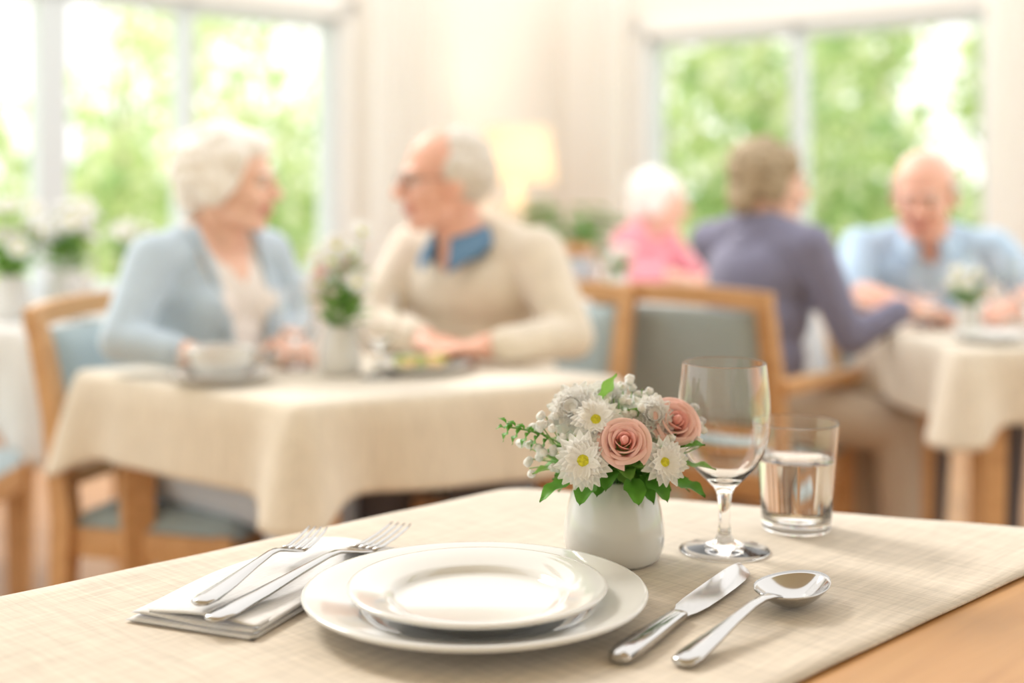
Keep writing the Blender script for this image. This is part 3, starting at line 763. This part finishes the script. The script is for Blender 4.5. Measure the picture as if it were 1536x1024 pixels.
# ================================================================= MIDDLE TABLE
MT=[(-.36,2.26),(.22,2.56),(-.28,2.98),(-.88,2.66)]
table('dining_table',MT,drop=.165,seed=5)
small_bouquet((-.335,2.60,.752),1.12,3,True,1.45,nf=18)
wine_glass((-.435,2.68,.752),.85); wine_glass((-.255,2.56,.752),.85)
plate((-.18,2.63,.752),.10,'dinner_plate')
b=B(); rg=random.Random(4)
for i in range(16): b.ell((-.18+rg.uniform(-.045,.045),2.63+rg.uniform(-.045,.045),.766+rg.uniform(0,.012)),(.018,.014,.009),M_food1 if i%2 else M_food2,R=Matrix.Rotation(rg.uniform(0,3),4,'Z'),sub=2)
b.obj('plated_meal')
plate((-.545,2.50,.752),.095,'saucer')
cp=[(0,.001),(.030,.001),(.033,0),(.035,.003),(.050,.014),(.060,.035),(.063,.058),(.0625,.060),(.060,.058),(.057,.035),(.047,.017),(.02,.008),(0,.007)]
b=B(); b.lathe(cp,M_china,seg=48)
b.tube([(.059,0,.050),(.080,0,.048),(.086,0,.035),(.075,0,.020),(.053,0,.016)],.0045,M_china)
b.tube([(-.059,0,.050),(-.080,0,.048),(-.086,0,.035),(-.075,0,.020),(-.053,0,.016)],.0045,M_china)
o=b.obj('soup_cup'); o.location=(-.545,2.50,.7575); o.rotation_euler=(0,0,.5)
chair((-.665,2.83),(.95,-.3),w=.44,dep=.40)
chair((-.03,3.10),(-.5,-.87),w=.44,dep=.42)
person('elderly_woman_blue_cardigan',(-.69,2.86),(-.640,2.85),(.8,-.6),(-.600,2.84,1.022),(1,-.12,-.06),(M_card,M_ltblue),M_skin,M_hairW,'curly',
  [((-.765,2.61,.815),(-.655,2.575,.800),(1,-.25,-.10)),((-.475,2.965,.800),(-.48,2.84,.795),(.35,-1,-.12))],
  [((-.42,2.60,.50),(-.44,2.62,.09)),((-.38,2.78,.50),(-.38,2.80,.09))],openfront=True,hs=.95,sw=.155)
person('elderly_man_cream_sweater',(-.02,3.10),(-.085,3.0),(-.6,-.8),(-.145,2.94,1.018),(-.95,-.32,-.05),(M_cream,M_dark),M_skin2,M_hairG,'male',
  [((-.315,2.98,.805),(-.20,2.83,.797),(.55,-.8,-.10)),((.125,2.80,.800),(-.015,2.70,.797),(-1,.05,-.10))],
  [((-.27,2.80,.50),(-.26,2.82,.09)),((-.07,2.70,.50),(-.07,2.72,.09))],sw=.175,male=True,hs=1.02,glasses=True,collar=M_denim)

# ================================================================= RIGHT TABLE
RTb=[(1.0,2.98),(1.78,3.14),(1.72,3.66),(.93,3.50)]
table('dining_table',RTb,drop=.165,seed=9)
chair((.565,3.42),(.60,.80),arms=True,w=.48,dep=.44)
person('woman_purple_sweater',(.60,3.46),(.645,3.48),(.75,.65),(.670,3.485,1.012),(.97,.22,-.05),(M_purple,M_beige),M_skin,M_hairB,'soft',
  [((.850,3.35,.73),(.975,3.36,.800),(1,.25,-.08)),((.67,3.72,.79),(.86,3.60,.81),(.9,-.5,-.12))],
  [((.98,3.40,.50),(.99,3.38,.09)),((.93,3.60,.50),(.95,3.60,.09))],hs=.98)
chair((1.20,3.98),(-.15,-1),w=.46)
person('elderly_man_blue_shirt',(1.20,3.92),(1.19,3.83),(-.25,-.97),(1.16,3.735,.975),(-.45,-.9,-.25),(M_sky,M_dark),M_skin2,M_hairG,'male',
  [((.95,3.72,.81),(1.03,3.56,.80),(.6,-.8,-.10)),((1.46,3.68,.81),(1.33,3.50,.80),(-.8,-.6,-.10))],
  [((1.10,3.52,.50),(1.10,3.55,.09)),((1.30,3.52,.50),(1.30,3.55,.09))],sw=.18,male=True,zs=-.035,hs=1.07,sleeve=.5,collar=M_sky)
small_bouquet((1.13,3.30,.752),.85,8,False,.9)
wine_glass((1.25,3.22,.752),1.0); wine_glass((1.20,3.40,.752),1.0); wine_glass((1.38,3.40,.752),.95); wine_glass((1.07,3.42,.752),.9)
plate((1.12,3.13,.752),.09,'dinner_plate'); plate((1.42,3.22,.752),.10,'dinner_plate')
b=B()
for i in range(14): b.ell((1.42+rg.uniform(-.045,.045),3.22+rg.uniform(-.045,.045),.766+rg.uniform(0,.012)),(.018,.014,.009),M_food2 if i%3 else M_food1,sub=2)
b.obj('plated_meal')

# ================================================================= BACK TABLE
table('dining_table',[(.08,4.22),(.92,4.12),(.98,4.72),(.16,4.80)],drop=.2,mat_c=M_linenW,seed=12)
chair((.45,5.02),(.85,-.45))
person('elderly_woman_pink_top',(.45,5.00),(.50,4.98),(.8,-.5),(.54,4.95,.938),(1,-.12,-.08),(M_pinktop,M_beige),M_skin,M_hairW,'soft',
  [((.42,4.80,.80),(.52,4.68,.80),(.9,-.4,-.1)),((.66,4.93,.80),(.70,4.74,.80),(.3,-1,-.12))],
  [((.72,4.78,.49),(.72,4.78,.09)),((.80,4.92,.49),(.80,4.92,.09))],sw=.15,zs=-.06)
wine_glass((.30,4.5,.752),.9); small_bouquet((.36,4.45,.752),.8,21,True,.8)

# ================================================================= FAR LEFT TABLE
table('dining_table',[(-1.20,3.36),(-1.05,4.08),(-1.85,4.25),(-2.0,3.50)],drop=.26,mat_c=M_linenW,seed=15)
chair((-1.41,3.10),(0,1),w=.44)
small_bouquet((-1.24,3.72,.752),1.5,31,False,1.0); small_bouquet((-1.36,3.62,.752),1.4,33,False,1.1); small_bouquet((-1.13,3.97,.752),1.2,35,False,1.0)
wine_glass((-1.25,3.88,.752),.9); wine_glass((-1.17,3.60,.752),.9); plate((-1.40,3.95,.752),.11,'dinner_plate')

# ================================================================= CORNER
b=B(); b.box((0,0,.70),(.55,.40,.03),M_wood); 
for sx in (-1,1):
    for sy in (-1,1): b.box((sx*.24,sy*.17,.345),(.04,.04,.69),M_wood)
b.box((0,0,.63),(.50,.35,.10),M_wood); b.box((0,0,.20),(.50,.35,.02),M_wood)
o=b.obj('side_table',smooth=False); o.location=(.03,8.15,0); o.rotation_euler=(0,0,.75)
e=empty('table_lamp',(.03,8.15,.716))
b=B(); b.lathe([(0,0),(.07,0),(.075,.01),(.05,.03),(.09,.12),(.10,.19),(.07,.27),(.025,.33),(.015,.42),(0,.42)],M_brass,seg=40); b.obj('lamp_base',e)
b=B(); b.lathe([(.235,.40),(.20,.74),(.198,.74),(.232,.40)],M_shade,seg=48); b.obj('shade',e)
li=bpy.data.lights.new('bulb','POINT'); li.energy=6; li.color=(1,.70,.42); li.shadow_soft_size=.08
lo=bpy.data.objects.new('bulb',li); coll.objects.link(lo); lo.parent=e; lo.location=(0,0,.55)
e=empty('potted_plant',(.30,7.35,0))
b=B(); b.lathe([(0,0),(.12,0),(.13,.02),(.16,.30),(.165,.32),(.15,.32),(.14,.28),(0,.27)],M_pot,seg=40); b.obj('pot',e)
b=B(); rp=random.Random(6)
for i in range(60):
    a=rp.uniform(0,6.283); h=rp.uniform(.3,.72); rr=rp.uniform(.02,.18)
    t=V((rr*math.cos(a),rr*math.sin(a),.27+h)); b.tube([V((.02*math.cos(a),.02*math.sin(a),.27)),t*.6+V((0,0,.1)),t],.004,M_stem,seg=5)
    leaf(b,t,V((math.cos(a),math.sin(a),rp.uniform(-.1,.6))),.20,.05,M_leaf if i%2 else M_leaf2,droop=.4)
b.obj('plant_leaves',e,recalc=False)

# ================================================================= LIGHT, WORLD, CAMERA
w=bpy.data.worlds.new('sky'); scene.world=w; w.use_nodes=True
bg=w.node_tree.nodes['Background']; bg.inputs[0].default_value=(1,.985,.96,1); bg.inputs[1].default_value=1.80
s=bpy.data.lights.new('sun','SUN'); s.energy=2.6; s.angle=math.radians(16); s.color=(1,.94,.84)
so=bpy.data.objects.new('sun',s); coll.objects.link(so); so.rotation_euler=V((.55,-.62,-.62)).to_track_quat('-Z','Y').to_euler(); so.location=(-4,8,6)
cam=bpy.data.cameras.new('camera'); co=bpy.data.objects.new('camera',cam); coll.objects.link(co)
co.location=(0,0,1.13); co.rotation_euler=(math.pi/2,0,0)
cam.sensor_width=36; cam.lens=46.875; cam.shift_y=-242/1536; cam.clip_start=.02
cam.dof.use_dof=True; cam.dof.focus_distance=1.22; cam.dof.aperture_fstop=1.9
scene.camera=co
